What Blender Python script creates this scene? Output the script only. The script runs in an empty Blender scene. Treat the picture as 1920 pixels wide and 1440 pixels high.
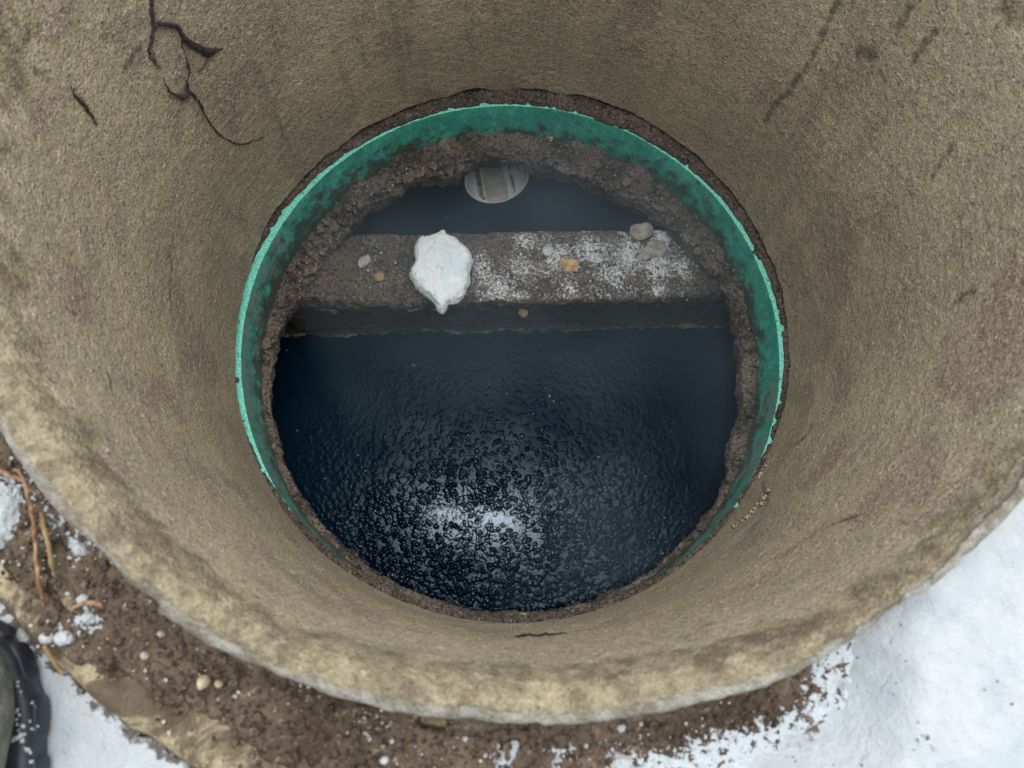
import bpy, math, random
import numpy as np
from mathutils import Matrix, Vector

S = bpy.context.scene
C = S.collection
random.seed(7)
RNG = np.random.default_rng(7)

# ---------------------------------------------------------------- camera
CAM = np.array([-0.0006, -0.2738, 0.3647])
FPX = 1400.0                                   # focal length in pixels of a 1920 wide picture
PITCH, ROLL, YAW = 0.2631, 0.0913, -0.0008
cp, sp = math.cos(PITCH), math.sin(PITCH)
cr, sr = math.cos(ROLL), math.sin(ROLL)
cy_, sy_ = math.cos(YAW), math.sin(YAW)
ROT = (np.array([[1, 0, 0], [0, cp, -sp], [0, sp, cp]])
       @ np.array([[cy_, 0, sy_], [0, 1, 0], [-sy_, 0, cy_]])
       @ np.array([[cr, -sr, 0], [sr, cr, 0], [0, 0, 1]]))
cd = bpy.data.cameras.new('camera')
cam = bpy.data.objects.new('camera', cd)
C.objects.link(cam)
M = Matrix([list(ROT[i]) + [CAM[i]] for i in range(3)] + [[0, 0, 0, 1]])
cam.matrix_world = M
cd.sensor_width = 36.0
cd.lens = FPX / 1920 * 36.0
cd.clip_start = 0.01
cd.clip_end = 300
cd.dof.use_dof = True
cd.dof.focus_distance = 0.84
cd.dof.aperture_fstop = 10.0
S.camera = cam

# ---------------------------------------------------------------- sky, sun, exposure
SUN_EL, SUN_AZ = math.radians(81), math.radians(15)     # overcast: large soft sun
w = bpy.data.worlds.new('World')
S.world = w
w.use_nodes = True
wn, wl = w.node_tree.nodes, w.node_tree.links
bg = wn['Background']
sky = wn.new('ShaderNodeTexSky')
sky.sky_type = 'NISHITA'
sky.sun_disc = False
sky.sun_elevation = SUN_EL
sky.sun_rotation = SUN_AZ
sky.dust_density = 1.0
sky.air_density = 1.0
hs = wn.new('ShaderNodeHueSaturation')          # cloud takes most of the blue away
hs.inputs['Saturation'].default_value = 0.30
wl.new(sky.outputs[0], hs.inputs['Color'])
wl.new(hs.outputs[0], bg.inputs['Color'])
bg.inputs['Strength'].default_value = 0.115
sd = bpy.data.lights.new('sun', 'SUN')
sd.energy = 1.4
sd.angle = math.radians(74)
sd.color = (1.0, 0.97, 0.93)
sun = bpy.data.objects.new('sun', sd)
C.objects.link(sun)
sv = Vector((math.sin(SUN_AZ) * math.cos(SUN_EL), math.cos(SUN_AZ) * math.cos(SUN_EL), math.sin(SUN_EL)))
sun.rotation_euler = (-sv).to_track_quat('-Z', 'Y').to_euler()
S.view_settings.view_transform = 'Standard'
S.view_settings.look = 'None'
S.view_settings.gamma = 1
S.view_settings.use_curve_mapping = False
S.view_settings.exposure = 1.08
try:
    S.cycles.volume_bounces = 1
    S.cycles.max_bounces = 8
    S.cycles.diffuse_bounces = 5
except Exception:
    pass

# ---------------------------------------------------------------- numpy helpers
def at(px, py, z):
    """point of the plane at height z that the photo shows at a pixel"""
    d = ROT @ np.array([(px - 960) / FPX, -(py - 720) / FPX, -1.0])
    t = (z - CAM[2]) / d[2]
    return CAM + d * t

def ats(pts, z):
    return np.array([at(a, b, z) for a, b in pts])

def hash3(ix, iy, iz, seed):
    h = (ix.astype(np.int64) * 374761393 + iy.astype(np.int64) * 668265263 + iz.astype(np.int64) * 2147483647 // 7
         + seed * 974711) & 0xffffffff
    h = ((h ^ (h >> 13)) * 1274126177) & 0xffffffff
    h = ((h ^ (h >> 15)) * 2246822519) & 0xffffffff
    return ((h ^ (h >> 16)) & 0xffffff) / float(0xffffff)

def vnoise(P, scale, seed=0):
    Q = P * scale + 137.3
    I = np.floor(Q).astype(np.int64)
    F = Q - I
    F = F * F * (3 - 2 * F)
    out = 0
    for dx in (0, 1):
        wx = F[..., 0] if dx else 1 - F[..., 0]
        for dy in (0, 1):
            wy = F[..., 1] if dy else 1 - F[..., 1]
            for dz in (0, 1):
                wz = F[..., 2] if dz else 1 - F[..., 2]
                out = out + wx * wy * wz * hash3(I[..., 0] + dx, I[..., 1] + dy, I[..., 2] + dz, seed)
    return out * 2 - 1

def fbm(P, scale, octv=4, seed=0, gain=0.5):
    o, a, t = 0, 1.0, 0
    for k in range(octv):
        o = o + a * vnoise(P, scale * 2.03 ** k, seed + 17 * k)
        t += a
        a *= gain
    return o / t

def pinterp(th, samples):
    """periodic smooth interpolation of (degrees, value)"""
    s = sorted(samples)
    x = np.radians([a for a, b in s]); y = np.array([b for a, b in s], float)
    x = np.concatenate([x - 2 * np.pi, x, x + 2 * np.pi]); y = np.tile(y, 3)
    return np.interp((th + np.pi) % (2 * np.pi) - np.pi, x, y)

def pxpolar(pts, z):
    P = ats(pts, z)
    return [(math.degrees(math.atan2(p[1], p[0])), math.hypot(p[0], p[1])) for p in P]

def smoothstep(a, b, x):
    t = np.clip((x - a) / (b - a), 0, 1)
    return t * t * (3 - 2 * t)

def seg_dist(P, A, B):
    AB = B - A
    L = (AB @ AB) + 1e-12
    t = np.clip(((P - A) @ AB) / L, 0, 1)
    return np.linalg.norm(P - (A + t[..., None] * AB), axis=-1)

def poly_sd(P, poly):
    """signed distance to a polygon, negative inside"""
    d = np.full(P.shape[:-1], 1e9)
    ins = np.zeros(P.shape[:-1], bool)
    n = len(poly)
    for i in range(n):
        A, B = poly[i], poly[(i + 1) % n]
        d = np.minimum(d, seg_dist(P, A, B))
        c = (A[1] > P[..., 1]) != (B[1] > P[..., 1])
        xx = (B[0] - A[0]) * (P[..., 1] - A[1]) / (B[1] - A[1] + 1e-15) + A[0]
        ins ^= c & (P[..., 0] < xx)
    return np.where(ins, -d, d)

# ---------------------------------------------------------------- mesh helpers
def link(name, me, m, parent=None):
    o = bpy.data.objects.new(name, me)
    C.objects.link(o)
    if m: me.materials.append(m)
    if parent: o.parent = parent
    return o

def rawmesh(name, V, F, m, parent=None, smooth=True, attrs=None):
    me = bpy.data.meshes.new(name)
    V = np.asarray(V, np.float32).reshape(-1, 3)
    me.from_pydata(V.tolist(), [], F if isinstance(F, list) else F.tolist())
    if smooth:
        me.polygons.foreach_set('use_smooth', [True] * len(me.polygons))
    if attrs:
        for k, v in attrs.items():
            a = me.attributes.new(k, 'FLOAT', 'POINT')
            a.data.foreach_set('value', np.asarray(v, np.float32).ravel())
    me.update()
    return link(name, me, m, parent)

def gridfaces(n, mm, wrap=False, flip=False, off=0):
    i = np.arange(n - 1)[:, None]
    j = np.arange(mm if wrap else mm - 1)[None, :]
    j2 = (j + 1) % mm
    a = i * mm + j; b = i * mm + j2; c = (i + 1) * mm + j2; d = (i + 1) * mm + j
    F = np.stack([a + 0 * i, b + 0 * i, c, d], -1).reshape(-1, 4) + off
    return F[:, ::-1] if flip else F

def grid(name, V, m, wrap=False, flip=False, parent=None, attrs=None, smooth=True):
    n, mm = V.shape[:2]
    return rawmesh(name, V, gridfaces(n, mm, wrap, flip), m, parent, smooth, attrs)

def tube(name, pts, rad, m, parent=None, sides=8, jit=0.0, seed=0):
    """one tapered tube through points (numpy Nx3), rad list or value"""
    V, F = tube_vf(pts, rad, sides, jit, seed)
    return rawmesh(name, V, F, m, parent)

def resample(pts, step):
    pts = np.asarray(pts, float)
    # catmull-rom
    P = np.vstack([2 * pts[0] - pts[1], pts, 2 * pts[-1] - pts[-2]])
    out = []
    for i in range(1, len(P) - 2):
        n = max(2, int(np.linalg.norm(P[i + 1] - P[i]) / step))
        for k in range(n):
            t = k / n
            out.append(0.5 * ((2 * P[i]) + (-P[i - 1] + P[i + 1]) * t + (2 * P[i - 1] - 5 * P[i] + 4 * P[i + 1] - P[i + 2]) * t * t
                              + (-P[i - 1] + 3 * P[i] - 3 * P[i + 1] + P[i + 2]) * t ** 3))
    out.append(P[-2])
    return np.array(out)

def tube_vf(pts, rad, sides=8, jit=0.0, seed=0, off=0, step=0.003):
    ctrl = np.asarray(pts, float)
    P = resample(ctrl, step)
    rad = np.atleast_1d(rad).astype(float)
    R = np.interp(np.linspace(0, 1, len(P)), np.linspace(0, 1, len(rad)), rad)
    T = np.gradient(P, axis=0)
    T /= np.linalg.norm(T, axis=1)[:, None] + 1e-12
    up = np.array([0.31, 0.2, 0.93])
    A = np.cross(T, up); A /= np.linalg.norm(A, axis=1)[:, None] + 1e-9
    B = np.cross(T, A)
    a = np.linspace(0, 2 * np.pi, sides, endpoint=False)
    V = P[:, None] + (np.cos(a)[None, :, None] * A[:, None] + np.sin(a)[None, :, None] * B[:, None]) * R[:, None, None]
    if jit:
        V = V + jit * np.stack([fbm(V, 260, 3, seed + k) for k in range(3)], -1)
    n = len(P)
    F = gridfaces(n, sides, True).tolist()
    F.append(list(range(sides))); F.append([(n - 1) * sides + k for k in range(sides)][::-1])
    F = [[v + off for v in f] for f in F]
    return V.reshape(-1, 3), F

def join_vf(parts):
    V, F, off = [], [], 0
    for v, f in parts:
        V.append(np.asarray(v).reshape(-1, 3))
        F += [[i + off for i in q] for q in f]
        off += len(V[-1])
    return np.vstack(V), F

def ico_rock(c, r, seed, sq=(1, 1, 0.6), sub=2, rough=0.35):
    """vertices and faces of one angular little stone"""
    import bmesh
    bm = bmesh.new()
    bmesh.ops.create_icosphere(bm, subdivisions=sub, radius=1)
    V = np.array([v.co[:] for v in bm.verts]); F = [[v.index for v in f.verts] for f in bm.faces]
    bm.free()
    k = 1 + rough * fbm(V + seed * 3.1, 1.1, 3, seed)[:, None]
    a = seed * 1.7
    Rm = np.array([[math.cos(a), -math.sin(a), 0], [math.sin(a), math.cos(a), 0], [0, 0, 1]])
    V = (V * k * np.array(sq) * r) @ Rm.T + np.asarray(c)
    return V, F

def tag(o, label=None, cat=None, group=None, kind=None):
    if label: o['label'] = label
    if cat: o['category'] = cat
    if group: o['group'] = group
    if kind: o['kind'] = kind
    return o

def thing(name, label, cat, loc=(0, 0, 0), group=None):
    o = bpy.data.objects.new(name, None)
    o.empty_display_size = 0.05
    C.objects.link(o)
    return tag(o, label, cat, group)

# ---------------------------------------------------------------- material helper
class Mat:
    def __init__(s, name, rough=0.9, spec=0.3):
        s.m = bpy.data.materials.new(name)
        s.m.use_nodes = True
        s.n, s.l = s.m.node_tree.nodes, s.m.node_tree.links
        s.b = s.n['Principled BSDF']
        s.b.inputs['Roughness'].default_value = rough
        s.b.inputs['Specular IOR Level'].default_value = spec
        s.tc = s.n.new('ShaderNodeTexCoord')
        s.P = s.tc.outputs['Object']
    def new(s, t): return s.n.new(t)
    def put(s, a, b):
        if isinstance(a, (int, float)): b.default_value = a
        elif isinstance(a, tuple): b.default_value = a if len(a) == 4 else a + (1,)
        else: s.l.new(a, b)
    def noise(s, scale, detail=3, rough=0.55, stretch=None, dist=0.0):
        n = s.new('ShaderNodeTexNoise')
        n.inputs['Scale'].default_value = scale
        n.inputs['Detail'].default_value = detail
        n.inputs['Roughness'].default_value = rough
        n.inputs['Distortion'].default_value = dist
        v = s.P
        if stretch:
            mp = s.new('ShaderNodeMapping'); mp.inputs['Scale'].default_value = stretch
            s.l.new(v, mp.inputs[0]); v = mp.outputs[0]
        s.l.new(v, n.inputs['Vector'])
        return n.outputs['Fac']
    def voro(s, scale, feat='F1', rnd=1.0, stretch=None):
        n = s.new('ShaderNodeTexVoronoi')
        n.feature = feat
        n.inputs['Scale'].default_value = scale
        n.inputs['Randomness'].default_value = rnd
        v = s.P
        if stretch:
            mp = s.new('ShaderNodeMapping'); mp.inputs['Scale'].default_value = stretch
            s.l.new(v, mp.inputs[0]); v = mp.outputs[0]
        s.l.new(v, n.inputs['Vector'])
        return n.outputs['Distance']
    def ramp(s, x, a, b, lo=0.0, hi=1.0):
        n = s.new('ShaderNodeMapRange')
        n.interpolation_type = 'SMOOTHSTEP'
        s.put(x, n.inputs['Value'])
        n.inputs['From Min'].default_value = a; n.inputs['From Max'].default_value = b
        n.inputs['To Min'].default_value = lo; n.inputs['To Max'].default_value = hi
        return n.outputs[0]
    def math(s, op, a, b=0.0, c=None):
        n = s.new('ShaderNodeMath'); n.operation = op
        s.put(a, n.inputs[0]); s.put(b, n.inputs[1])
        if c is not None: s.put(c, n.inputs[2])
        return n.outputs[0]
    def mix(s, f, a, b):
        n = s.new('ShaderNodeMix'); n.data_type = 'RGBA'
        s.put(f, n.inputs[0]); s.put(a, n.inputs[6]); s.put(b, n.inputs[7])
        return n.outputs[2]
    def attr(s, name):
        n = s.new('ShaderNodeAttribute'); n.attribute_name = name
        return n.outputs['Fac']
    def pos(s, ax):
        n = s.new('ShaderNodeSeparateXYZ'); s.l.new(s.P, n.inputs[0])
        return n.outputs[ax]
    def color(s, c): s.put(c, s.b.inputs['Base Color'])
    def rough(s, c): s.put(c, s.b.inputs['Roughness'])
    def bump(s, h, dist, strength=1.0):
        n = s.new('ShaderNodeBump')
        n.inputs['Distance'].default_value = dist
        n.inputs['Strength'].default_value = strength
        prev = s.b.inputs['Normal'].links
        if prev: s.l.new(prev[0].from_socket, n.inputs['Normal'])
        s.l.new(h, n.inputs['Height'])
        s.l.new(n.outputs[0], s.b.inputs['Normal'])

# concrete of the round riser
def mat_riser():
    m = Mat('riser concrete', 0.85, 0.5)
    big = m.noise(9, 4, 0.6)
    mid = m.noise(38, 4, 0.6)
    fine = m.noise(340, 4, 0.8)
    grit = m.voro(520)
    c = m.mix(m.ramp(big, 0.35, 0.65), (0.56, 0.455, 0.295, 1), (0.69, 0.57, 0.36, 1))
    c = m.mix(m.ramp(m.noise(14, 3, 0.5, dist=0.6), 0.52, 0.66, 0, .75), c, (0.42, 0.30, 0.225, 1))     # faint reddish areas
    c = m.mix(m.ramp(mid, 0.45, 0.7, 0, 0.35), c, (0.46, 0.39, 0.26, 1))
    c = m.mix(m.ramp(m.noise(24, 5, 0.7, dist=1.0), 0.56, 0.68, 0, .35), c, (0.27, 0.265, 0.215, 1))
    c = m.mix(m.ramp(fine, 0.36, 0.46, 0.85, 0), c, (0.10, 0.08, 0.058, 1))
    c = m.mix(m.ramp(fine, 0.54, 0.64, 0, 0.95), c, (0.85, 0.78, 0.62, 1))
    c = m.mix(m.ramp(m.noise(430, 2, 0.5), 0.66, 0.72, 0, 0.9), c, (0.9, 0.87, 0.78, 1))
    # pit shade painted into the colour: darker and greyer down the wall
    depth_shade = m.attr('depth_shade')
    dn = m.math('ADD', depth_shade, m.ramp(m.noise(11, 4), 0.3, 0.7, -0.25, 0.25))
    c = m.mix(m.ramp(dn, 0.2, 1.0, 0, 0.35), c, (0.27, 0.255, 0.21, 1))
    sk = m.math('MULTIPLY', m.ramp(m.noise(55, 4, 0.7, stretch=(1, 1, .07)), .50, .68, 0, .32), m.ramp(m.pos(1), -.05, .15))
    c = m.mix(sk, c, (0.19, 0.175, 0.14, 1))
    # pale weathered lip
    lip = m.math('ADD', m.attr('lip'), m.ramp(m.noise(30, 5, 0.65, dist=.4), 0.25, 0.75, -0.45, 0.45))
    lc = m.mix(m.ramp(m.noise(70, 4, 0.7), 0.38, 0.6), (0.24, 0.19, 0.11, 1), (0.42, 0.36, 0.225, 1))
    lc = m.mix(m.ramp(m.noise(30, 5, 0.75, dist=.8), 0.53, 0.64, 0, 0.8), lc, (0.20, 0.145, 0.105, 1))
    lc = m.mix(m.ramp(fine, 0.55, 0.75, 0, 0.6), lc, (0.60, 0.55, 0.42, 1))
    lc = m.mix(m.ramp(fine, 0.33, 0.47, 0.5, 0), lc, (0.12, 0.09, 0.06, 1))
    c = m.mix(m.ramp(lip, 0.3, 0.95), c, lc)
    edge = m.math('ADD', m.attr('edge'), m.ramp(m.noise(26, 4, 0.6), 0.25, 0.75, -0.4, 0.3))
    ec = m.mix(m.ramp(m.noise(60, 4), 0.4, 0.6), (0.24, 0.22, 0.165, 1), (0.45, 0.44, 0.385, 1))
    c = m.mix(m.ramp(edge, 0.45, 0.75, 0, 0.85), c, ec)
    # dirt and root marks
    st = m.math('ADD', m.attr('stain'), m.ramp(m.noise(170, 5, 0.8), 0.34, 0.66, -0.55, 0.25))
    c = m.mix(m.ramp(st, 0.3, 0.8, 0, 0.68), c, (0.06, 0.056, 0.056, 1))
    wh = m.math('ADD', m.attr('chalk'), m.ramp(m.noise(190, 4, 0.7), 0.3, 0.7, -0.5, 0.3))
    c = m.mix(m.ramp(wh, 0.4, 0.65, 0, 0.8), c, (0.52, 0.55, 0.52, 1))
    c = m.mix(m.ramp(m.noise(210, 4, 0.8), 0.64, 0.72, 0, 0.75), c, (0.04, 0.034, 0.030, 1))
    m.color(c)
    m.rough(m.ramp(fine, 0.40, 0.60, 0.8, 0.34))
    m.bump(m.noise(60, 4), 0.003, 0.35)
    m.bump(fine, 0.0027, 1.0)
    m.bump(grit, 0.0018, 0.8)
    return m.m

def mat_soil(name='soil', dark=1.0, grain=260):
    m = Mat(name, 0.95, 0.25)
    c = m.mix(m.ramp(m.noise(14, 5, 0.65), 0.35, 0.65), (0.085 * dark, 0.060 * dark, 0.043 * dark, 1), (0.17 * dark, 0.128 * dark, 0.09 * dark, 1))
    c = m.mix(m.ramp(m.noise(grain, 3, 0.7), 0.36, 0.5, 0.8, 0), c, (0.022, 0.015, 0.011, 1))
    c = m.mix(m.ramp(m.noise(95, 4, 0.75), 0.36, 0.47, 0.75, 0), c, (0.028, 0.019, 0.014, 1))
    c = m.mix(m.ramp(m.noise(grain * 0.7, 3, 0.7), 0.58, 0.68, 0, 0.7), c, (0.30, 0.23, 0.165, 1))
    c = m.mix(m.ramp(m.noise(grain * 1.6, 2, 0.5), 0.68, 0.78, 0, 0.7), c, (0.5, 0.45, 0.4, 1))
    f = m.math('ADD', m.attr('frost'), m.ramp(m.noise(240, 3, 0.7), 0.3, 0.7, -0.5, 0.5))
    c = m.mix(m.ramp(f, 0.52, 0.66), c, (0.56, 0.62, 0.65, 1))
    m.color(c)
    m.bump(m.noise(80, 4, 0.6), 0.006, 0.7)
    m.bump(m.noise(grain, 4, 0.7), 0.003, 1.0)
    return m.m

def mat_crust(name, base, light, wet=0.7, frost=True, scum_glint=False):
    """dirt-crusted old concrete of the tank"""
    m = Mat(name, wet, 0.4)
    c = m.mix(m.ramp(m.noise(22, 5, 0.65), 0.35, 0.65), base, light)
    c = m.mix(m.ramp(m.noise(75, 4, 0.7, dist=.5), 0.55, 0.72, 0, 0.5), c, tuple(min(1, x * 2.2) for x in light[:3]) + (1,))
    c = m.mix(m.ramp(m.noise(260, 3, 0.7), 0.38, 0.5, 0.85, 0), c, (0.016, 0.013, 0.012, 1))
    c = m.mix(m.ramp(m.noise(110, 4, 0.75), 0.34, 0.46, 0.7, 0), c, (0.02, 0.017, 0.015, 1))
    c = m.mix(m.ramp(m.noise(300, 3, 0.6), 0.56, 0.68, 0, 0.75), c, (0.36, 0.31, 0.26, 1))
    c = m.mix(m.ramp(m.noise(120, 2, 0.5), 0.70, 0.76, 0, 0.7), c, (0.25, 0.14, 0.05, 1))
    if frost:
        f = m.math('ADD', m.attr('frost'), m.ramp(m.noise(270, 6, 0.9), 0.33, 0.67, -0.6, 0.6))
        c = m.mix(m.ramp(f, 0.55, 0.68), c, (0.88, 0.91, 0.92, 1))
    if scum_glint:
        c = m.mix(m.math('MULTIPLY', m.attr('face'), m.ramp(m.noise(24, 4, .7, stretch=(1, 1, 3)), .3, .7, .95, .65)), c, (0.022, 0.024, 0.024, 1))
        c = m.mix(m.math('MULTIPLY', m.attr('face'), m.ramp(m.noise(190, 3, .7, stretch=(1, 1, 2)), .66, .72, 0, .9)), c, (0.30, 0.26, 0.17, 1))
        f = m.math('ADD', m.attr('scum_glint'), m.ramp(m.noise(60, 6, 0.8, stretch=(1, 1, 4)), 0.34, 0.66, -0.75, 0.4))
        c = m.mix(m.ramp(f, 0.5, 0.6), c, (0.34, 0.32, 0.24, 1))
    m.color(c)
    m.bump(m.noise(70, 5, 0.65), 0.006, 0.8)
    m.bump(m.noise(280, 4, 0.7), 0.0025, 1.0)
    return m.m

def mat_snow(name='snow', k=1.0):
    m = Mat(name, 0.9, 0.2)
    c = m.mix(m.ramp(m.noise(12, 5, 0.65), 0.36, 0.64), (0.49 * k, 0.555 * k, 0.58 * k, 1), (0.62 * k, 0.65 * k, 0.655 * k, 1))
    c = m.mix(m.ramp(m.noise(42, 5, 0.7, dist=.5), 0.60, 0.76, 0, 0.25), c, (0.50, 0.49, 0.46, 1))
    d = m.math('ADD', m.attr('dirt'), m.ramp(m.noise(130, 4, 0.7), 0.3, 0.7, -0.5, 0.4))
    c = m.mix(m.ramp(d, 0.45, 0.7, 0, 0.9), c, (0.10, 0.075, 0.06, 1))
    m.color(c)
    m.b.inputs['Subsurface Weight'].default_value = 0.25
    m.b.inputs['Subsurface Radius'].default_value = (0.01, 0.012, 0.014)
    m.b.inputs['Subsurface Scale'].default_value = 0.5
    m.bump(m.noise(45, 5, 0.65), 0.007, 0.7)
    m.bump(m.noise(350, 4, 0.8), 0.0022, 1.0)
    return m.m

def mat_green():
    m = Mat('green plastic', 0.45, 0.45)
    c = m.mix(m.ramp(m.noise(40, 4), 0.35, 0.65), (0.055, 0.47, 0.35, 1), (0.11, 0.60, 0.46, 1))
    # the saw-cut top face is clean and pale, the inner face has weathered and carries slime
    cut = m.attr('cut')
    cc = m.mix(m.ramp(m.noise(420, 3, 0.7), 0.35, 0.6), (0.13, 0.60, 0.44, 1), (0.28, 0.82, 0.65, 1))
    c0 = m.mix(m.ramp(m.noise(60, 5, 0.7, stretch=(1, 1, .35)), 0.35, 0.62, 0.0, 0.6), c, (0.06, 0.26, 0.21, 1))
    c0 = m.mix(m.ramp(m.math('ADD', m.attr('film'), m.ramp(m.noise(35, 4, 0.6), 0.3, 0.7, -0.4, 0.4)), 0.35, 0.7, 0, 0.85), c0, (0.19, 0.32, 0.285, 1))
    c0 = m.mix(m.ramp(m.noise(260, 3, 0.7), 0.60, 0.72, 0, 0.5), c0, (0.02, 0.035, 0.03, 1))
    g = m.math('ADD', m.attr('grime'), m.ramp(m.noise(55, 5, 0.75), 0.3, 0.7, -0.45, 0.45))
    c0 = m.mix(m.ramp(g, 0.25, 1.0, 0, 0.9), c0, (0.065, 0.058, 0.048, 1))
    c0 = m.mix(m.ramp(m.noise(150, 4, .8), .36, .50, .45, 0), c0, (0.03, 0.10, 0.085, 1))
    c = m.mix(cut, c0, cc)
    d = m.ramp(m.noise(190, 5, 0.8), 0.57, 0.64, 0, 0.9)
    c = m.mix(m.math('MULTIPLY', d, cut), c, (0.05, 0.045, 0.035, 1))
    m.color(c)
    m.rough(m.ramp(cut, 0, 1, 0.4, 0.75))
    m.bump(m.noise(160, 4, 0.6), 0.0015, 0.5)
    return m.m

def mat_water():
    m = Mat('septic water', 0.04, 0.5)
    m.b.inputs['IOR'].default_value = 1.34
    c = m.mix(m.ramp(m.noise(6, 3), 0.35, 0.65), (0.0012, 0.006, 0.016, 1), (0.002, 0.012, 0.022, 1))
    sc = m.math('ADD', m.attr('scum_glint'), m.ramp(m.noise(130, 5, 0.75, dist=.8), 0.36, 0.66, -0.6, 0.30))
    c = m.mix(m.ramp(sc, 0.42, 0.72, 0, .5), c, (0.30, 0.34, 0.38, 1))  # pale patches: sky reflection painted into the water colour
    m.color(c)
    
    # little froth domes, dense in the middle, and a slow wobble
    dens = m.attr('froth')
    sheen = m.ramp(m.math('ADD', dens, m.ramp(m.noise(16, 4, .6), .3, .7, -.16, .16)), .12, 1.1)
    vn = m.new('ShaderNodeTexVoronoi'); vn.feature = 'F1'
    vn.inputs['Scale'].default_value = 150; vn.inputs['Randomness'].default_value = 1
    mp = m.new('ShaderNodeMapping'); m.l.new(m.P, mp.inputs[0]); mp.inputs['Scale'].default_value = (1, 1, 0); m.l.new(mp.outputs[0], vn.inputs['Vector'])
    sepc = m.new('ShaderNodeSeparateColor'); m.l.new(vn.outputs['Color'], sepc.inputs[0])
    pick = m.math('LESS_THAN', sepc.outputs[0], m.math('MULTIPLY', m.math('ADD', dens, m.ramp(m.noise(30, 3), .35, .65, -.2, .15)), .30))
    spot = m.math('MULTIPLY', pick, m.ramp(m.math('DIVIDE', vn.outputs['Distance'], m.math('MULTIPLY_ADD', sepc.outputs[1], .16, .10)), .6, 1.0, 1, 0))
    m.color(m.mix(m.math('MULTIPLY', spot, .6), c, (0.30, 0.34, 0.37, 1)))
    calm = m.math('SUBTRACT', 1.0, m.math('MULTIPLY', m.attr('scum_glint'), .85))
    amp = m.math('MULTIPLY', m.math('MULTIPLY', dens, calm), m.ramp(m.noise(34, 3, .6), .35, .62, .62, 1.0))
    m.bump(m.noise(20, 2, 0.4), 0.004, 0.10)
    m.bump(m.math('MULTIPLY', m.noise(80, 2, 0.5, dist=.5), amp), 0.0075, 1.0)
    m.bump(m.math('MULTIPLY', m.ramp(vn.outputs['Distance'], 0, .7, 1, 0), amp), 0.0028, 1.0)
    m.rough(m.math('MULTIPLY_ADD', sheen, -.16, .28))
    m.put(m.math('ADD', m.math("MULTIPLY_ADD", sheen, 0.16, .05), m.math('MULTIPLY', m.attr('glint_core'), .85)), m.b.inputs['Specular IOR Level'])  # sky glint placed by masks: reflection boosted only at its patch
    m.b.inputs['Specular Tint'].default_value = (0.68, 0.86, 1.0, 1)
    m.b.inputs['IOR'].default_value = 1.62
    return m.m

def mat_simple(name, a, b, scale=120, rough=0.8, bump=0.0015, spec=0.3, bscale=None):
    m = Mat(name, rough, spec)
    m.color(m.mix(m.ramp(m.noise(scale, 4, 0.65), 0.35, 0.65), a + (1,), b + (1,)))
    m.bump(m.noise(bscale or scale * 2, 4, 0.65), bump, 0.9)
    return m.m

M_RISER = mat_riser()
M_SOIL = mat_soil()
M_MORTAR = mat_crust('mortar crust', (0.10, 0.080, 0.065, 1), (0.18, 0.145, 0.12, 1), 0.9, False)
M_LID = mat_crust('lid crust', (0.08, 0.064, 0.050, 1), (0.24, 0.195, 0.15, 1), 0.8)
M_BAFFLE = mat_crust('partition crust', (0.095, 0.075, 0.060, 1), (0.17, 0.14, 0.115, 1), 0.75, True, True)
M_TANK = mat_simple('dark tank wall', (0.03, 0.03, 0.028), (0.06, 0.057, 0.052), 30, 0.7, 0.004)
M_SNOW = mat_snow()
M_SNOW_BRIGHT = mat_snow('brightened snow', 1.53)  # snow copy with lifted colour, stands in for missing light in the pit
M_GREEN = mat_green()
M_WATER = mat_water()
def mat_collar():
    m = Mat('mottled collar concrete', .9, .2)
    c = m.mix(m.ramp(m.noise(70, 4, .7), .38, .6), (0.20, 0.16, 0.10, 1), (0.42, 0.36, 0.23, 1))
    c = m.mix(m.ramp(m.noise(330, 3, .7), .34, .48, .6, 0), c, (0.09, 0.07, 0.045, 1))
    c = m.mix(m.ramp(m.noise(28, 5, .7, dist=.6), .48, .60, 0, .85), c, (0.105, 0.078, 0.055, 1))
    m.color(c); m.bump(m.noise(120, 4), .003, .8); m.bump(m.noise(350, 3), .0015, .9)
    return m.m
M_COLLAR = mat_collar()
M_ROOT = mat_simple('black wet root', (0.018, 0.016, 0.017), (0.065, 0.056, 0.055), 260, 0.4, 0.002, 0.5)
M_STEM = mat_simple('orange root bark', (0.20, 0.10, 0.055), (0.42, 0.28, 0.16), 160, 0.8, 0.0012)
M_STEM2 = mat_simple('brown root bark', (0.24, 0.15, 0.07), (0.33, 0.24, 0.12), 60, 0.7, 0.0008)
M_PEB = mat_simple('tan stone', (0.38, 0.31, 0.20), (0.60, 0.52, 0.36), 150, 0.8, 0.001)
M_PALE = mat_simple('pale grey stone', (0.36, 0.33, 0.29), (0.50, 0.47, 0.43), 150, 0.7, 0.001)
M_PALE2 = mat_simple('buff stone', (0.24, 0.21, 0.18), (0.44, 0.40, 0.35), 90, 0.8, .002)
M_ORANGE = mat_simple('dead leaf', (0.36, 0.21, 0.07), (0.60, 0.46, 0.28), 110, 0.7, 0.001)
M_SOLE = mat_simple('black rubber', (0.012, 0.017, 0.023), (0.030, 0.038, 0.046), 60, 0.45, 0.0006, 0.5)
M_BOOT = mat_simple('olive boot upper', (0.075, 0.080, 0.068), (0.17, 0.165, 0.13), 55, 0.8, 0.004, 0.3, 150)

PI = math.pi
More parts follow.
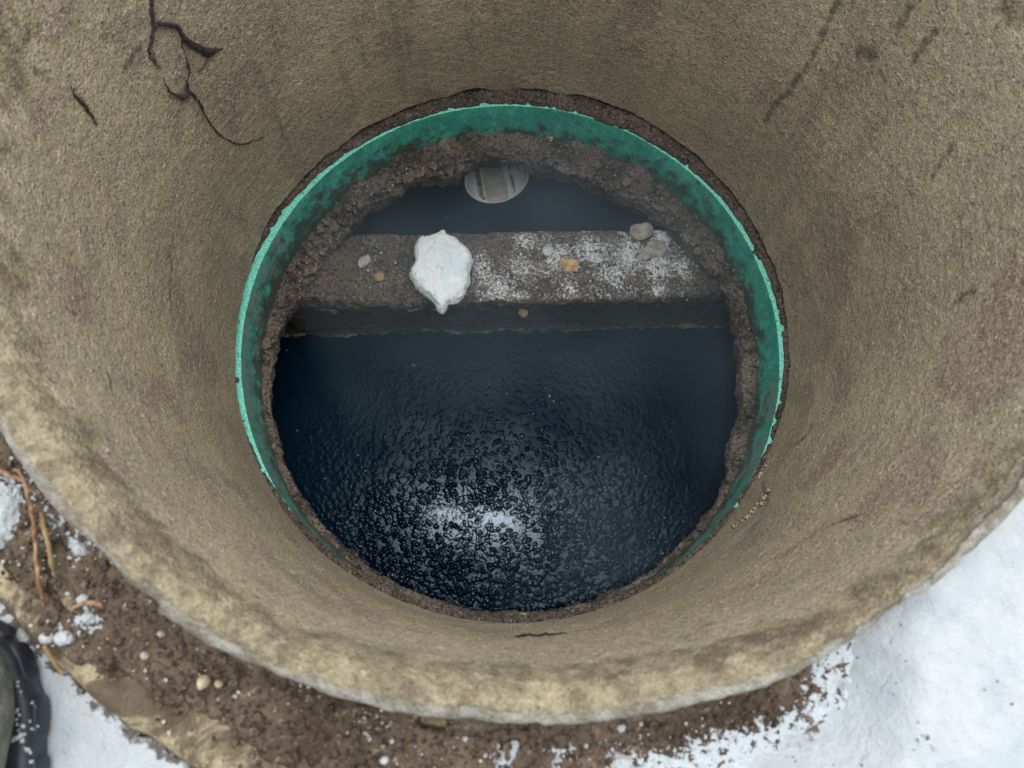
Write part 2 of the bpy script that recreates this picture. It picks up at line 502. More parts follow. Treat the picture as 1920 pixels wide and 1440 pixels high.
# ================================================================ THE RISER
RIM = pinterp
rim_s = [(-150, .336), (-137, .336), (-127, .335), (-120, .337), (-113, .3385), (-108, .337), (-100, .337), (-90, .335), (-82, .3355),
         (-73, .334), (-67, .336), (-57, .333), (-49, .332), (-43, .330), (-39, .332), (-20, .334), (0, .335), (90, .335), (170, .336)]
lip_s = [(-150, .309), (-134, .310), (-121, .314), (-108, .316), (-95, .313), (-85, .312), (-73, .313), (-65, .315), (-57, .319),
         (-48, .321), (-39, .322), (-20, .320), (0, .316), (90, .314), (170, .311)]
rb_s = [(96, .326), (115, .324), (139, .321), (160, .322), (168, .3195), (177, .3165), (-170, .3155), (-150, .316), (-130, .315), (-90, .311),
        (-60, .309), (-30, .306), (-12, .3095), (2, .312), (14, .314), (30, .317), (45, .320), (67, .325)]

def wall_r(th, z):
    t = np.clip((-.036 - z) / .404, 0, 1)
    return (pinterp(th, lip_s) - .002) * (1 - t) + pinterp(th, rb_s) * t

def wallpt(px, py, inset=0.0):
    d = ROT @ np.array([(px - 960) / FPX, -(py - 720) / FPX, -1.0])
    ts = np.linspace(.15, 1.4, 2500)
    P = CAM + ts[:, None] * d
    r = np.hypot(P[:, 0], P[:, 1]); R = wall_r(np.arctan2(P[:, 1], P[:, 0]), P[:, 2]) - inset
    k = np.argmax((r > R) & (P[:, 2] < -.003))
    return P[k]

def wallpts(L, inset=0.0): return np.array([wallpt(a, b, inset) for a, b in L])

riser = thing('concrete_riser', 'round tan concrete riser ring with pale weathered lip, half ringed by snow', 'concrete ring')
NT = 1500
th = np.linspace(-PI, PI, NT, endpoint=False)
lipr, rimr, rbr = pinterp(th, lip_s), pinterp(th, rim_s), pinterp(th, rb_s)
rows = []
zz = np.linspace(-.036, -.440, 250)
jag = fbm(np.stack([np.cos(th), np.sin(th), 0 * th], -1), 9, 5, 3) * .010
rows.append(np.stack([rbr + .05, np.full(NT, -.452)], -1))
rows.append(np.stack([rbr + .006, -.446 + jag], -1))
for z in zz[::-1]:
    zc = z + jag * smoothstep(-.40, -.44, z)
    rows.append(np.stack([wall_r(th, z), zc + 0 * th], -1))
for a in np.linspace(.06, 1, 18):                              # inner shoulder of the lip
    rows.append(np.stack([lipr - .002 + .012 * (1 - math.cos(a * PI / 2)) ** .9, -.036 + .0345 * math.sin(a * PI / 2) + 0 * th], -1))
for a in np.linspace(.1, 1, 10):
    r = lipr + .010 + (rimr - .005 - lipr - .010) * a
    rows.append(np.stack([r, -.0015 + .0015 * np.sin(a * PI) + 0 * th], -1))
for a in np.linspace(.15, 1, 7):
    rows.append(np.stack([rimr - .005 + .005 * math.sin(a * PI / 2), -.0015 - .007 * (1 - math.cos(a * PI / 2)) + 0 * th], -1))
for z in np.linspace(-.012, -.075, 30):
    rows.append(np.stack([rimr + .0 * th - .001 * (z < -.02), z + 0 * th], -1))
RZ = np.array(rows)
V = np.stack([RZ[..., 0] * np.cos(th), RZ[..., 0] * np.sin(th), RZ[..., 1]], -1)
zero = V.copy()
nr = fbm(V, 14, 3, 11) * .0010 + fbm(V, 190, 3, 12) * .0010
lipmask = smoothstep(-.03, -.004, V[..., 2])
nr += lipmask * fbm(V, 110, 4, 13) * .0010
nrm = np.where(np.arange(len(rows))[:, None] < 252 + 10, -1.0, 1.0)
top = (RZ[..., 1] > -.004)
V[..., 0] += np.cos(th) * nr * nrm * ~top
V[..., 1] += np.sin(th) * nr * nrm * ~top
V[..., 2] += np.where(top, nr * 1.2, 0)
# broken bits out of the outer edge on the right hand side
chip = smoothstep(.15, .5, fbm(zero, 34, 3, 31)) * smoothstep(-.03, -.006, zero[..., 2]) * (RZ[..., 0] > rimr - .008)
V[..., 2] -= chip * .002
V[..., 0] -= chip * np.cos(th) * .002
V[..., 1] -= chip * np.sin(th) * .002
depth_shade = smoothstep(-.06, -.42, zero[..., 2]) * .75
lip = smoothstep(-.055, -.004, zero[..., 2]) * (1 - smoothstep(-.002, .0005, 0 * zero[..., 2] - 1))
edge = smoothstep(-.0095, -.0035, RZ[..., 0] - rimr) * (np.arange(len(rows))[:, None] > 250)
stains = [  # pixel polylines with a width in metres, laid on the wall where the photo shows them
    ([(1572, 0), (1545, 60), (1512, 130), (1475, 175), (1450, 200), (1435, 228)], .0075),
    ([(1612, 95), (1640, 100)], .013), ([(1632, 108), (1632, 122)], .008), ([(1652, 135), (1660, 148)], .006),
    ([(1712, 0), (1700, 25), (1686, 50)], .0085), ([(1755, 60), (1735, 80), (1712, 112)], .0075),
    ([(1782, 278), (1765, 300), (1748, 330)], .0065), ([(1828, 545), (1806, 555), (1792, 568)], .007),
    ([(1524, 797), (1508, 822), (1488, 836)], .006),     ([(326, 440), (318, 480), (322, 500), (318, 560)], .005), ([(60, 128), (92, 150)], .006),
    ([(0, 30), (22, 55), (30, 85)], .010), ([(965, 1192), (1010, 1190), (1065, 1186)], .0045), ([(1302, 1178), (1342, 1171)], .0045),
    ([(283, 0), (287, 50), (280, 95), (296, 125)], .006), ([(290, 48), (330, 52), (350, 82), (398, 100)], .009),
    ([(345, 150), (352, 185), (320, 180)], .008), ([(262, 90), (235, 125)], .007), ([(395, 105), (375, 135)], .006),
    ([(1415, 985), (1440, 940), (1430, 905)], .006), ([(1560, 985), (1610, 965)], .005), ([(140, 168), (182, 232)], .004),
    ([(200, 700), (214, 742)], .005),
]
st = np.zeros(V.shape[:2])
def paint(target, L, wd, amp=1.0):
    P = wallpts(L)
    for A, B in zip(P[:-1], P[1:]):
        m = np.linalg.norm(zero - (A + B) / 2, axis=-1) < np.linalg.norm(B - A) / 2 + wd * 2.2
        if m.any():
            d = seg_dist(zero[m], A, B)
            target[m] = np.maximum(target[m], amp * (1 - smoothstep(wd * .15, wd * 1.3, d)))
for L, wd in stains: paint(st, L, wd * .72, .85)
rs = random.Random(3)
for k in range(110):                                            # small random pits and specks all round
    a, z = rs.uniform(-PI, PI), rs.uniform(-.42, -.03)
    c = np.array([.314 * math.cos(a), .314 * math.sin(a), z])
    d = np.linalg.norm(zero - c, axis=-1); wd = rs.uniform(.0015, .0045)
    st = np.maximum(st, (1 - smoothstep(0, wd, d)) * rs.uniform(.4, .95))
ch = np.zeros(V.shape[:2])
paint(ch, [(1430, 965), (1375, 1010), (1330, 1045)], .008, 1.0)
paint(ch, [(1420, 1120), (1404, 1130)], .006, .5)
paint(ch, [(820, 1200), (700, 1175)], .010, .35)
grid('ring_wall', V, M_RISER, True, False, riser, dict(depth_shade=depth_shade, lip=lip * 1.0, edge=edge, stain=st, chalk=ch))

# outer collar that the soil lies on
NT2 = 900
th2 = np.linspace(-PI, PI, NT2, endpoint=False)
prof = [(.334, -.056), (.36, -.056), (.38, -.056), (.388, -.0555), (.394, -.055), (.399, -.0555), (.4025, -.058), (.4045, -.063), (.405, -.075), (.405, -.10), (.405, -.14)]
prof = np.array([[np.interp(t, np.arange(len(prof)), [p[0] for p in prof]), np.interp(t, np.arange(len(prof)), [p[1] for p in prof])] for t in np.linspace(0, len(prof) - 1, 44)])
V = np.stack([prof[:, 0][:, None] * np.cos(th2), prof[:, 0][:, None] * np.sin(th2), prof[:, 1][:, None] + 0 * th2], -1)
n = fbm(V, 50, 4, 21); n2 = fbm(V, 22, 3, 22)
V[..., 2] += n * .0028
rr = (n2 * .005 + n * .002) * smoothstep(.385, .40, prof[:, 0])[:, None]
V[..., 0] += rr * np.cos(th2); V[..., 1] += rr * np.sin(th2)
grid('outer_collar', V, M_COLLAR, True, False, riser)

# ================================================================ SOIL, SNOW
bare_px = [(-60, 760), (-160, 1010), (-60, 1090), (0, 1152), (60, 1222), (120, 1286), (200, 1343), (284, 1402), (350, 1442), (430, 1500), (560, 1560), (800, 1600),
           (1000, 1570), (1120, 1500), (1180, 1462), (1250, 1440), (1300, 1412), (1345, 1398), (1400, 1396), (1450, 1382), (1500, 1362), (1528, 1340),
           (1540, 1300), (1546, 1250), (1540, 1100), (960, 900), (200, 800)]
bare = ats(bare_px, -.05)[:, :2]
r1 = np.concatenate([np.linspace(.322, .46, 100), np.geomspace(.47, 1.2, 20)])
TH = np.linspace(-PI, PI, 1500, endpoint=False)
def polar(r): return np.stack([r[:, None] * np.cos(TH), r[:, None] * np.sin(TH), 0 * r[:, None] + 0 * TH], -1)
V = polar(r1)
R = r1[:, None] + 0 * TH
deg = np.degrees(TH)[None, :]
collar_vis = smoothstep(-150, -142, deg) * (1 - smoothstep(-106, -98, deg))
inner = pinterp(TH, [(-150, .392), (-132, .392), (-128, .386), (-124, .398), (-121, .391), (-118, .385), (-113, .384), (-110, .380), (-107, .383), (-103, .388), (-60, .40), (120, .40)])[None, :]
clod = fbm(V, 38, 5, 41)
base = -.049 + .007 * (1 - smoothstep(.334, .350, R)) + clod * .006 + fbm(V, 170, 4, 42) * .0032
drop = smoothstep(-.004, .005, R - inner + fbm(V, 60, 4, 43) * .010)
low = base - .019 * drop * collar_vis
low = low - .012 * smoothstep(.405, .43, R)
low = np.where(collar_vis > .5, low - .03 * smoothstep(.398, .404, R), low)
# dark crack holes in the soil on the left
for (a, b, w_) in [((100, 1030), (102, 1075), .006), ((112, 1105), (122, 1128), .006), ((795, 1352), (830, 1358), .003)]:
    A, B = at(*a, -.05)[:2], at(*b, -.05)[:2]
    low -= .016 * (1 - smoothstep(.001, w_ * 1.2, seg_dist(V[..., :2], A, B)))
V[..., 2] = low
sd = poly_sd(V[..., :2], bare)
frost = .85 * smoothstep(-.016, 0.0, sd)
FROSTS = [((10, 930), .016, .8), ((60, 905), .018, .55), ((100, 960), .02, .5), ((150, 1020), .014, .55), ((110, 1190), .010, .45), ((160, 1160), .012, .55),
          ((940, 1418), .009, .5), ((1055, 1418), .009, .5), ((1160, 1432), .014, .6), ((700, 1360), .014, .30), ((1570, 1300), .02, .6)]
for (p, rr_, am) in FROSTS:
    c = at(*p, -.048)[:2]
    frost = np.maximum(frost, am * (1 - smoothstep(0, rr_ * 1.3, np.linalg.norm(V[..., :2] - c, axis=-1))))
o = grid('soil', V, M_SOIL, True, False, None, dict(frost=frost))
tag(o, 'moist dark brown soil packed around the concrete riser', 'soil', kind='structure')

r2 = np.concatenate([np.linspace(.324, .50, 120), np.geomspace(.505, 80, 60)])
V = polar(r2)
sd = poly_sd(V[..., :2], bare)
sdn = sd + fbm(V, 75, 4, 51) * .0085 + fbm(V, 230, 3, 52) * .006
rightness = smoothstep(-100, -62, deg) * (1 - smoothstep(150, 175, deg))
full = -.062 + rightness * .040 + 0 * R[:1]
Rr = r2[:, None] + 0 * TH
full = full - .010 * smoothstep(.34, .46, Rr) * rightness + .012 * smoothstep(.45, .9, Rr) * (1 - rightness)
thick = smoothstep(0, .045, sd)
H = np.where(sdn < 0, -.075 + 0 * full, -.051 - .006 * (1 - rightness) + (full + .051 + .006 * (1 - rightness)) * thick)
H = np.where(sdn < 0, H, H + fbm(V, 22, 4, 53) * .007 + fbm(V, 70, 4, 54) * .004)
H = np.where(Rr > 1.2, np.maximum(H, -.03) + fbm(V, .6, 4, 55) * .12 * smoothstep(1.2, 6, Rr), H)
# the snow is lower near the boot, packed down
bd = seg_dist(V[..., :2], np.array([-.259, -.575]), np.array([-.272, -.355]))
pk = 1 - smoothstep(.055, .085, bd)
H = H * (1 - pk) + np.minimum(H, -.0625 + fbm(V, 60, 3, 57) * .0015) * pk
V[..., 2] = H
dirt = .75 * (1 - smoothstep(0, .012, np.abs(sd))) * (sd > -.01)
for p, q in [((1190, 1390), .003), ((150, 1370), .004), ((160, 1410), .004), ((1700, 1385), .008), ((1686, 1262), .003), ((1590, 1280), .010), ((1575, 1330), .008), ((1450, 1410), .01), ((1380, 1420), .008)]:
    c = at(*p, -.04)[:2]
    dirt = np.maximum(dirt, .42 * (1 - smoothstep(0, q * 1.5, np.linalg.norm(V[..., :2] - c, axis=-1))))
o = grid('snow', V, M_SNOW, True, False, None, dict(dirt=dirt))
tag(o, 'white snow covering the ground around the open manhole', 'snow', kind='structure')

# ================================================================ MORTAR AND GREEN RING
rm_s = [(96, .3115), (88, .3105), (110, .3125), (120, .3125), (130, .3128), (140, .3145), (150, .3165), (165, .3195), (180, .3200), (-170, .3190), (-158, .3170), (-148, .3135),
        (-138, .3105), (-125, .3075), (-100, .3062), (-60, .3062), (-36, .3080), (-26, .3105), (-12, .3125), (0, .3150), (12, .3155), (25, .3150), (40, .3155), (52, .3130), (64, .3112), (78, .3108)]
rm = pinterp(th, rm_s) - .0012
unit = np.stack([np.cos(th), np.sin(th), 0 * th], -1)
rm = rm + fbm(unit, 14, 4, 61) * .0022 + fbm(unit, 70, 3, 62) * .0014
rm = rm + .0035 * smoothstep(.28, .5, fbm(unit, 28, 3, 66)) + np.where((th > math.radians(24)) & (th < math.radians(26.5)), -.004, 0) + np.where((th > math.radians(-166)) & (th < math.radians(-165)), -.005, 0)
rows = []
for t in np.linspace(0, 1, 26):
    r = .350 + (rm - .350) * t
    z = -.4445 - .0035 * t ** 2
    rows.append(np.stack([r, z + 0 * th], -1))
rows.append(np.stack([rm - .0004, -.4505 + 0 * th], -1))
rows.append(np.stack([rm - .0002, -.4535 + 0 * th], -1))
RZ = np.array(rows)
V = np.stack([RZ[..., 0] * np.cos(th) - .004 * (RZ[..., 0] < .33), RZ[..., 0] * np.sin(th), RZ[..., 1]], -1)
nz = np.abs(fbm(V, 110, 4, 63)) * .005 + fbm(V, 45, 3, 64) * .0025
V[..., 2] += nz * (np.arange(len(rows)) < 26)[:, None]
o = grid('mortar_joint', V, M_MORTAR, True)
tag(o, 'crumbling dark mortar bed between the riser and the green plastic ring', 'mortar')

rows = [(.3205, -.515, 0), (.3205, -.4545, 0), (.3200, -.4522, 1), (.3200, -.4520, 1), (.3170, -.4520, 1), (.3140, -.4520, 1), (.3110, -.4520, 1), (.3094, -.4522, 1), (.3090, -.4526, 1), (.3089, -.4532, 0)]
rows += [(.3088 - .0048 * t, -.4532 - .062 * t, 0) for t in np.linspace(.05, 1, 26)]
RZ = np.array(rows)
tap = (RZ[:, 0][:, None] - .3088) * (RZ[:, 1][:, None] < -.4533) * (RZ[:, 0][:, None] < .31) * (1 - smoothstep(-.75, -.2, np.sin(th)))[None]
rq = RZ[:, 0][:, None] - tap
V = np.stack([rq * np.cos(th), rq * np.sin(th), RZ[:, 1][:, None] + 0 * th], -1)
cut = RZ[:, 2][:, None] + 0 * th
rag = fbm(unit, 60, 3, 71)[None] * .0007 + fbm(unit, 5, 2, 72)[None] * .0010
V[..., 0] += rag * np.cos(th) - .004; V[..., 1] += rag * np.sin(th)
V[..., 2] += cut * fbm(V, 200, 3, 73) * .0006
dg = np.degrees(th)
gr = pinterp(th, [(-180, .45), (-160, .25), (-140, .35), (-100, .5), (-40, .5), (-20, .25), (5, .2), (20, .3), (40, .45), (52, .62), (62, .3), (75, .1), (100, .12), (112, .3), (125, .62), (135, .45), (150, .62), (165, .55)])
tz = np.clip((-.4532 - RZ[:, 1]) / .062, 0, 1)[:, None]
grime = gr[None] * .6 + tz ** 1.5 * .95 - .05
film = pinterp(th, [(-180, .75), (-150, .85), (-100, .7), (-60, .9), (-25, .9), (-8, .4), (15, .1), (90, .0), (140, .1), (160, .45)])[None] * (1 - tz * .4)
o = grid('plastic_ring', V, M_GREEN, True, False, None, dict(cut=cut, grime=grime * (1 - cut), film=film + 0 * cut))
tag(o, 'bright green cut plastic ring lining the hole below the concrete riser', 'plastic ring')

# ================================================================ THE TANK
AZ = math.radians(6.73)
ca, sa = math.cos(AZ), math.sin(AZ)
def tl(x, y, z): return np.stack([ca * x - sa * y, sa * x + ca * y, z + 0 * x], -1)
WATER = -.645
tank = thing('septic_tank', 'underground concrete septic tank with crumbling access hole and a dirt covered dividing wall', 'septic tank')

hole_s = pxpolar([(519, 620), (510, 690), (508, 740), (510, 790), (530, 850), (540, 890), (560, 920), (600, 985), (650, 1040), (720, 1095), (800, 1132), (900, 1148), (1000, 1148), (1100, 1128), (1200, 1085),
                  (1245, 1050), (1290, 1010), (1330, 965), (1350, 930), (1368, 880), (1372, 830), (1390, 780), (1393, 740), (1391, 690), (1384, 640), (1378, 600), (1362, 560), (1345, 520), (1300, 470), (1255, 425),
                  (1240, 408), (1200, 382), (1170, 372), (1140, 352), (1100, 335), (1060, 325), (1010, 318), (985, 305), (940, 293), (900, 298), (880, 310), (860, 332), (820, 332), (760, 345), (720, 368), (690, 378), (678, 395), (655, 432), (610, 480), (575, 540)], -.515)
thl = np.linspace(-PI, PI, 1300, endpoint=False)
ul = np.stack([np.cos(thl), np.sin(thl), 0 * thl], -1)
rh = pinterp(thl, hole_s) + fbm(ul, 18, 5, 81, .65) * (.0045 + .005 * smoothstep(0, .6, np.sin(thl)))
rh = np.minimum(rh, .3035 + fbm(ul, 12, 4, 83) * .003)
rows, kind = [], []
for t in np.linspace(0, 1, 40):
    r = .345 + (rh - .345) * t
    rows.append(np.stack([r, -.512 - .004 * t ** 6 + 0 * thl], -1)); kind.append(0)
for t in np.linspace(.05, 1, 26):
    und = .014 * math.sin(t * PI) - .006 * t + .030 * t * (0.5 + .5 * np.sin(thl))     # undercut, and a lower shelf
    rows.append(np.stack([rh + .002 * t + .012 * t * t, -.516 - .044 * t + 0 * thl], -1)); kind.append(1)
for r in (.36, .45, .62):
    rows.append(np.stack([np.full(len(thl), r), np.full(len(thl), -.562)], -1)); kind.append(2)
RZ = np.array(rows); kind = np.array(kind)[:, None]
V = np.stack([RZ[..., 0] * np.cos(thl), RZ[..., 0] * np.sin(thl), RZ[..., 1]], -1)
n1, n2 = fbm(V, 26, 4, 84), fbm(V, 85, 4, 85)
far = smoothstep(-.05, .12, V[..., 1])
V[..., 2] += (kind == 0) * (n1 * (.004 + .009 * far) + n2 * (.005 + .006 * far) + .009 * smoothstep(.12, .25, V[..., 1]) * smoothstep(.275, .31, RZ[..., 0]) - .003)
k1 = (kind == 1) * (n2 * .0055 + n1 * .008 * np.clip((-.516 - RZ[..., 1]) / .02, 0, 1))
V[..., 0] += k1 * np.cos(thl); V[..., 1] += k1 * np.sin(thl)
fr = np.zeros(V.shape[:2])
for p, rr_, am in [((1300, 500), .02, .35), ((1260, 450), .02, .4), ((980, 1152), .006, .5), ((1100, 1140), .006, .3), ((1030, 265), .006, .5), ((1205, 325), .005, .4)]:
    c = at(*p, -.512)
    fr = np.maximum(fr, am * (1 - smoothstep(0, rr_, np.linalg.norm(V[..., :2] - c[:2], axis=-1))))
grid('lid_slab', V, M_LID, True, False, tank, dict(frost=fr))
# flat rest of the lid, out to the tank walls
def slab(name, x0, x1, y0, y1, z0, z1, m, parent, cutn=1):
    P = [tl(np.array(x), np.array(y), z) for z in (z0, z1) for x, y in ((x0, y0), (x1, y0), (x1, y1), (x0, y1))]
    F = [[0, 3, 2, 1], [4, 5, 6, 7], [0, 1, 5, 4], [1, 2, 6, 5], [2, 3, 7, 6], [3, 0, 4, 7]]
    return rawmesh(name, P, F, m, parent, False)
slab('wall', -.75, .75, .335, .40, -1.1, -.50, M_TANK, tank)
slab('wall', -.75, .75, -.80, -.73, -1.1, -.50, M_TANK, tank)
slab('wall', -.82, -.752, -.80, .40, -1.1, -.502, M_TANK, tank)
slab('wall', .752, .82, -.80, .40, -1.1, -.502, M_TANK, tank)

# dividing wall
pth = [(.182, -.72), (.182, -.56), (.181, -.545), (.177, -.5385)] + [(y, -.5375) for y in np.linspace(.172, .087, 30)] + [(.083, -.5385), (.0805, -.542), (.0795, -.548)] + [(.0795, z) for z in np.linspace(-.553, -.70, 40)]
pth = np.array(pth)
seg = np.r_[0, np.cumsum(np.hypot(*np.diff(pth, axis=0).T))]
s = np.linspace(0, seg[-1], 210)
py_, pz_ = np.interp(s, seg, pth[:, 0]), np.interp(s, seg, pth[:, 1])
xs = np.linspace(-.42, .42, 620)
X = xs[None] + 0 * py_[:, None]; Y = py_[:, None] + 0 * X; Z = pz_[:, None] + 0 * X
L3 = np.stack([X, Y, Z], -1)
na, nb = fbm(L3, 28, 4, 91), fbm(L3, 100, 4, 92)
topm = (Z > -.5395)
Z2 = Z + topm * (na * .005 + nb * .0070 + .020 * smoothstep(.19, .275, -X) + .020 * smoothstep(.235, .29, X))
front = (Y < .0835) & ~topm
back = (Y > .176) & ~topm
step = smoothstep(-.628, -.634, Z) * .006
Y2 = Y - front * (fbm(L3 * np.array([1, 1, 3.0]), 30, 4, 93) * .0022 + step * (.6 + .8 * np.clip(fbm(L3, 20, 3, 94), -.5, 1))) + back * na * .004
Y2 = Y2 - (np.abs(Y - .0805) < .004) * (nb * .006 + na * .003)
V = tl(X, Y2, Z2)
fr = np.zeros(V.shape[:2])
for p, rr_, am in [((930, 540), .040, .66), ((975, 560), .024, .62), ((900, 500), .03, .52), ((985, 455), .026, .66), ((1040, 480), .03, .56), ((1110, 470), .030, .70), ((1180, 475), .034, .78),
                   ((1235, 500), .030, .72), ((1150, 520), .03, .60), ((1280, 500), .024, .56), ((1130, 545), .03, .45), ((1235, 545), .022, .50), ((1070, 540), .02, .45), ((700, 470), .02, .25), ((960, 500), .04, .5), ((1240, 445), .02, .66)]:
    c = at(*p, -.5375)
    fr = np.maximum(fr, am * (1 - smoothstep(0, rr_ * 1.25, np.linalg.norm(V[..., :2] - c[:2], axis=-1))))
e0 = at(1110, 500, -.5375)
lx_ = (V[..., 0] - e0[0]) * ca + (V[..., 1] - e0[1]) * sa
broad = .24 * (1 - smoothstep(.10, .17, np.abs(lx_)))
fr = (np.maximum(fr * 1.12, broad) + fbm(L3, 38, 4, 97) * .40) * (np.maximum(fr, broad) > .02) * topm
sc = front * (np.exp(-((Z + .640) / .006) ** 2) * .95 + np.exp(-((Z + .551) / .006) ** 2) * .35)
for (x, z, a, b, am) in [(-.245, -.556, .022, .008, .9), (-.13, -.558, .012, .004, .8), (-.095, -.560, .014, .006, .9), (-.07, -.557, .012, .004, .8), (.03, -.575, .008, .006, .5), (.11, -.57, .02, .004, .4)]:
    sc = np.maximum(sc, front * am * np.exp(-((X - x) / a) ** 2 - ((Z - z) / b) ** 2))
o = grid('partition_wall', V, M_BAFFLE, False, True, tank, dict(frost=fr, scum_glint=sc, face=front.astype(float) * smoothstep(-.546, -.553, Z)))

# ================================================================ WATER AND STEAM
gx, gy = np.meshgrid(np.linspace(-.76, .76, 500), np.linspace(-.74, .36, 360))
V = tl(gx, gy, WATER)
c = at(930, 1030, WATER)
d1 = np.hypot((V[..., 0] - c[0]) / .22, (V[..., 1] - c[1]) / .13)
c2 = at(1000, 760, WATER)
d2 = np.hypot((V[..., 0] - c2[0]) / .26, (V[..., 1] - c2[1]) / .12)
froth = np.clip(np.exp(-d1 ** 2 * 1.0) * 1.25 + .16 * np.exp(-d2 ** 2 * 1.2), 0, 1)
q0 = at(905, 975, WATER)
glint_core = np.exp(-((V[..., 0] - q0[0]) / .080) ** 2 - ((V[..., 1] - q0[1]) / .038) ** 2)
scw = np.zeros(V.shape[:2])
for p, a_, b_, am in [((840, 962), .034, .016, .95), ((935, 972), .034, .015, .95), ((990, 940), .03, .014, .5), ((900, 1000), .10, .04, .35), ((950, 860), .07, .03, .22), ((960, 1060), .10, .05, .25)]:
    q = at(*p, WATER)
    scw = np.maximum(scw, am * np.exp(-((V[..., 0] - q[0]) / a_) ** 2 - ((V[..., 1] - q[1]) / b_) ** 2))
froth = froth * (V[..., 1] < at(900, 640, WATER)[1] + .02)
o = grid('water', V, M_WATER, False, False, None, dict(froth=froth, scum_glint=scw, glint_core=glint_core))
tag(o, 'dark still septic water with tiny froth bubbles glinting in the middle', 'water', kind='structure')

sm = bpy.data.materials.new('steam'); sm.use_nodes = True
nn, ll = sm.node_tree.nodes, sm.node_tree.links
nn.remove(nn['Principled BSDF'])
pv = nn.new('ShaderNodeVolumePrincipled')
pv.inputs['Color'].default_value = (0.62, 0.83, 1.0, 1)
pv.inputs['Anisotropy'].default_value = 0.0
tc = nn.new('ShaderNodeTexCoord'); no = nn.new('ShaderNodeTexNoise')
no.inputs['Scale'].default_value = 3.2; no.inputs['Detail'].default_value = 2
sx = nn.new('ShaderNodeSeparateXYZ'); ll.new(tc.outputs['Object'], sx.inputs[0]); ll.new(tc.outputs['Object'], no.inputs['Vector'])
ma = nn.new('ShaderNodeMath'); ma.operation = 'MULTIPLY_ADD'; ll.new(sx.outputs[0], ma.inputs[0]); ma.inputs[1].default_value = 0.55; ll.new(no.outputs['Fac'], ma.inputs[2])
mr = nn.new('ShaderNodeMapRange'); mb = nn.new('ShaderNodeMath'); mb.operation = 'MULTIPLY_ADD'; ll.new(sx.outputs[1], mb.inputs[0]); mb.inputs[1].default_value = 0.28; ll.new(ma.outputs[0], mb.inputs[2]); ll.new(mb.outputs[0], mr.inputs[0])
mr.inputs[1].default_value = .46; mr.inputs[2].default_value = .80; mr.inputs[3].default_value = 0.0; mr.inputs[4].default_value = 1.5
ll.new(mr.outputs[0], pv.inputs['Density'])
ll.new(pv.outputs[0], nn['Material Output'].inputs['Volume'])
t48 = np.linspace(-PI, PI, 64, endpoint=False)
Vs = [np.stack([.298 * np.cos(t48), .298 * np.sin(t48), 0 * t48 + z], -1) for z in (-.643, -.42)]
F = gridfaces(2, 64, True).tolist() + [list(range(64))[::-1], [64 + k for k in range(64)]]
o = rawmesh('steam', np.array(Vs), F, sm, None, False)
tag(o, 'thin bluish steam drifting in the mouth of the tank', 'steam', kind='stuff')

# ================================================================ INLET PIPE
pipe = thing('inlet_pipe', 'white plastic inlet pipe ending behind the dividing wall under the crumbled far edge', 'pipe')
Pc = at(932, 338, -.597)
hdir = at(998, 335, -.597) - at(865, 355, -.597); hdir[2] = 0; hdir /= np.linalg.norm(hdir)
ndir = np.array([hdir[1], -hdir[0], 0.0])                       # out of the mouth, toward the partition
PR, PL = .047, .30
m = Mat('pipe plastic', 0.18, 0.6)
pc = m.mix(m.ramp(m.noise(60, 4), .35, .65), (0.76, 0.79, 0.74, 1), (0.88, 0.90, 0.86, 1))
pc = m.mix(m.ramp(m.math('ADD', m.attr('stain'), m.ramp(m.noise(90, 4, .7, dist=.5), .3, .7, -.28, .28)), .35, .85, 0, .9), pc, (0.045, 0.050, 0.036, 1))
pc = m.mix(m.ramp(m.noise(45, 4, .7), .58, .75, 0, .4), pc, (0.30, 0.32, 0.24, 1))
m.color(pc)
ph = np.linspace(-PI, PI, 96, endpoint=False)                   # 0 = bottom of the pipe
def pipepts(rad, depth, ph):
    d = np.asarray(depth)[:, None, None]; r = np.asarray(rad)[:, None, None]
    ax = np.cos(ph)[None, :, None] * np.array([0, 0, -1.0]) + np.sin(ph)[None, :, None] * hdir
    mitre = np.cos(ph)[None, :, None] * .24 * r                  # mouth cut slightly upward
    return Pc + ax * r - ndir * (d - mitre * (1 - np.clip(d / .2, 0, 1)))
dep_in = np.concatenate([[PL], np.linspace(.14, .004, 40), [.001]])
rr_ = [PR - .003] * len(dep_in) + [PR - .002, PR - .0008, PR] + [PR] * 12
dd = list(dep_in) + [0, 0, .0012] + list(np.linspace(.004, PL, 12))
V = pipepts(rr_, dd, ph)
stn = np.zeros(V.shape[:2])
stn += (np.exp(-((np.degrees(ph) + 31) / 9) ** 2) * .9 + np.exp(-((np.degrees(ph) - 36) / 5.5) ** 2) * .75)[None] * (1 + 0 * stn)
stn = np.maximum(stn, smoothstep(80, 105, np.abs(np.degrees(ph)))[None] * .95)
stn = np.maximum(stn, smoothstep(.05, .11, np.array(dd))[:, None] * .9 + 0 * stn)
stn[len(dep_in) + 3:] = .9
stn[len(dep_in) - 1:len(dep_in) + 3] = .1
grid('pipe_shell', V, m.m, True, False, pipe, dict(stain=stn))
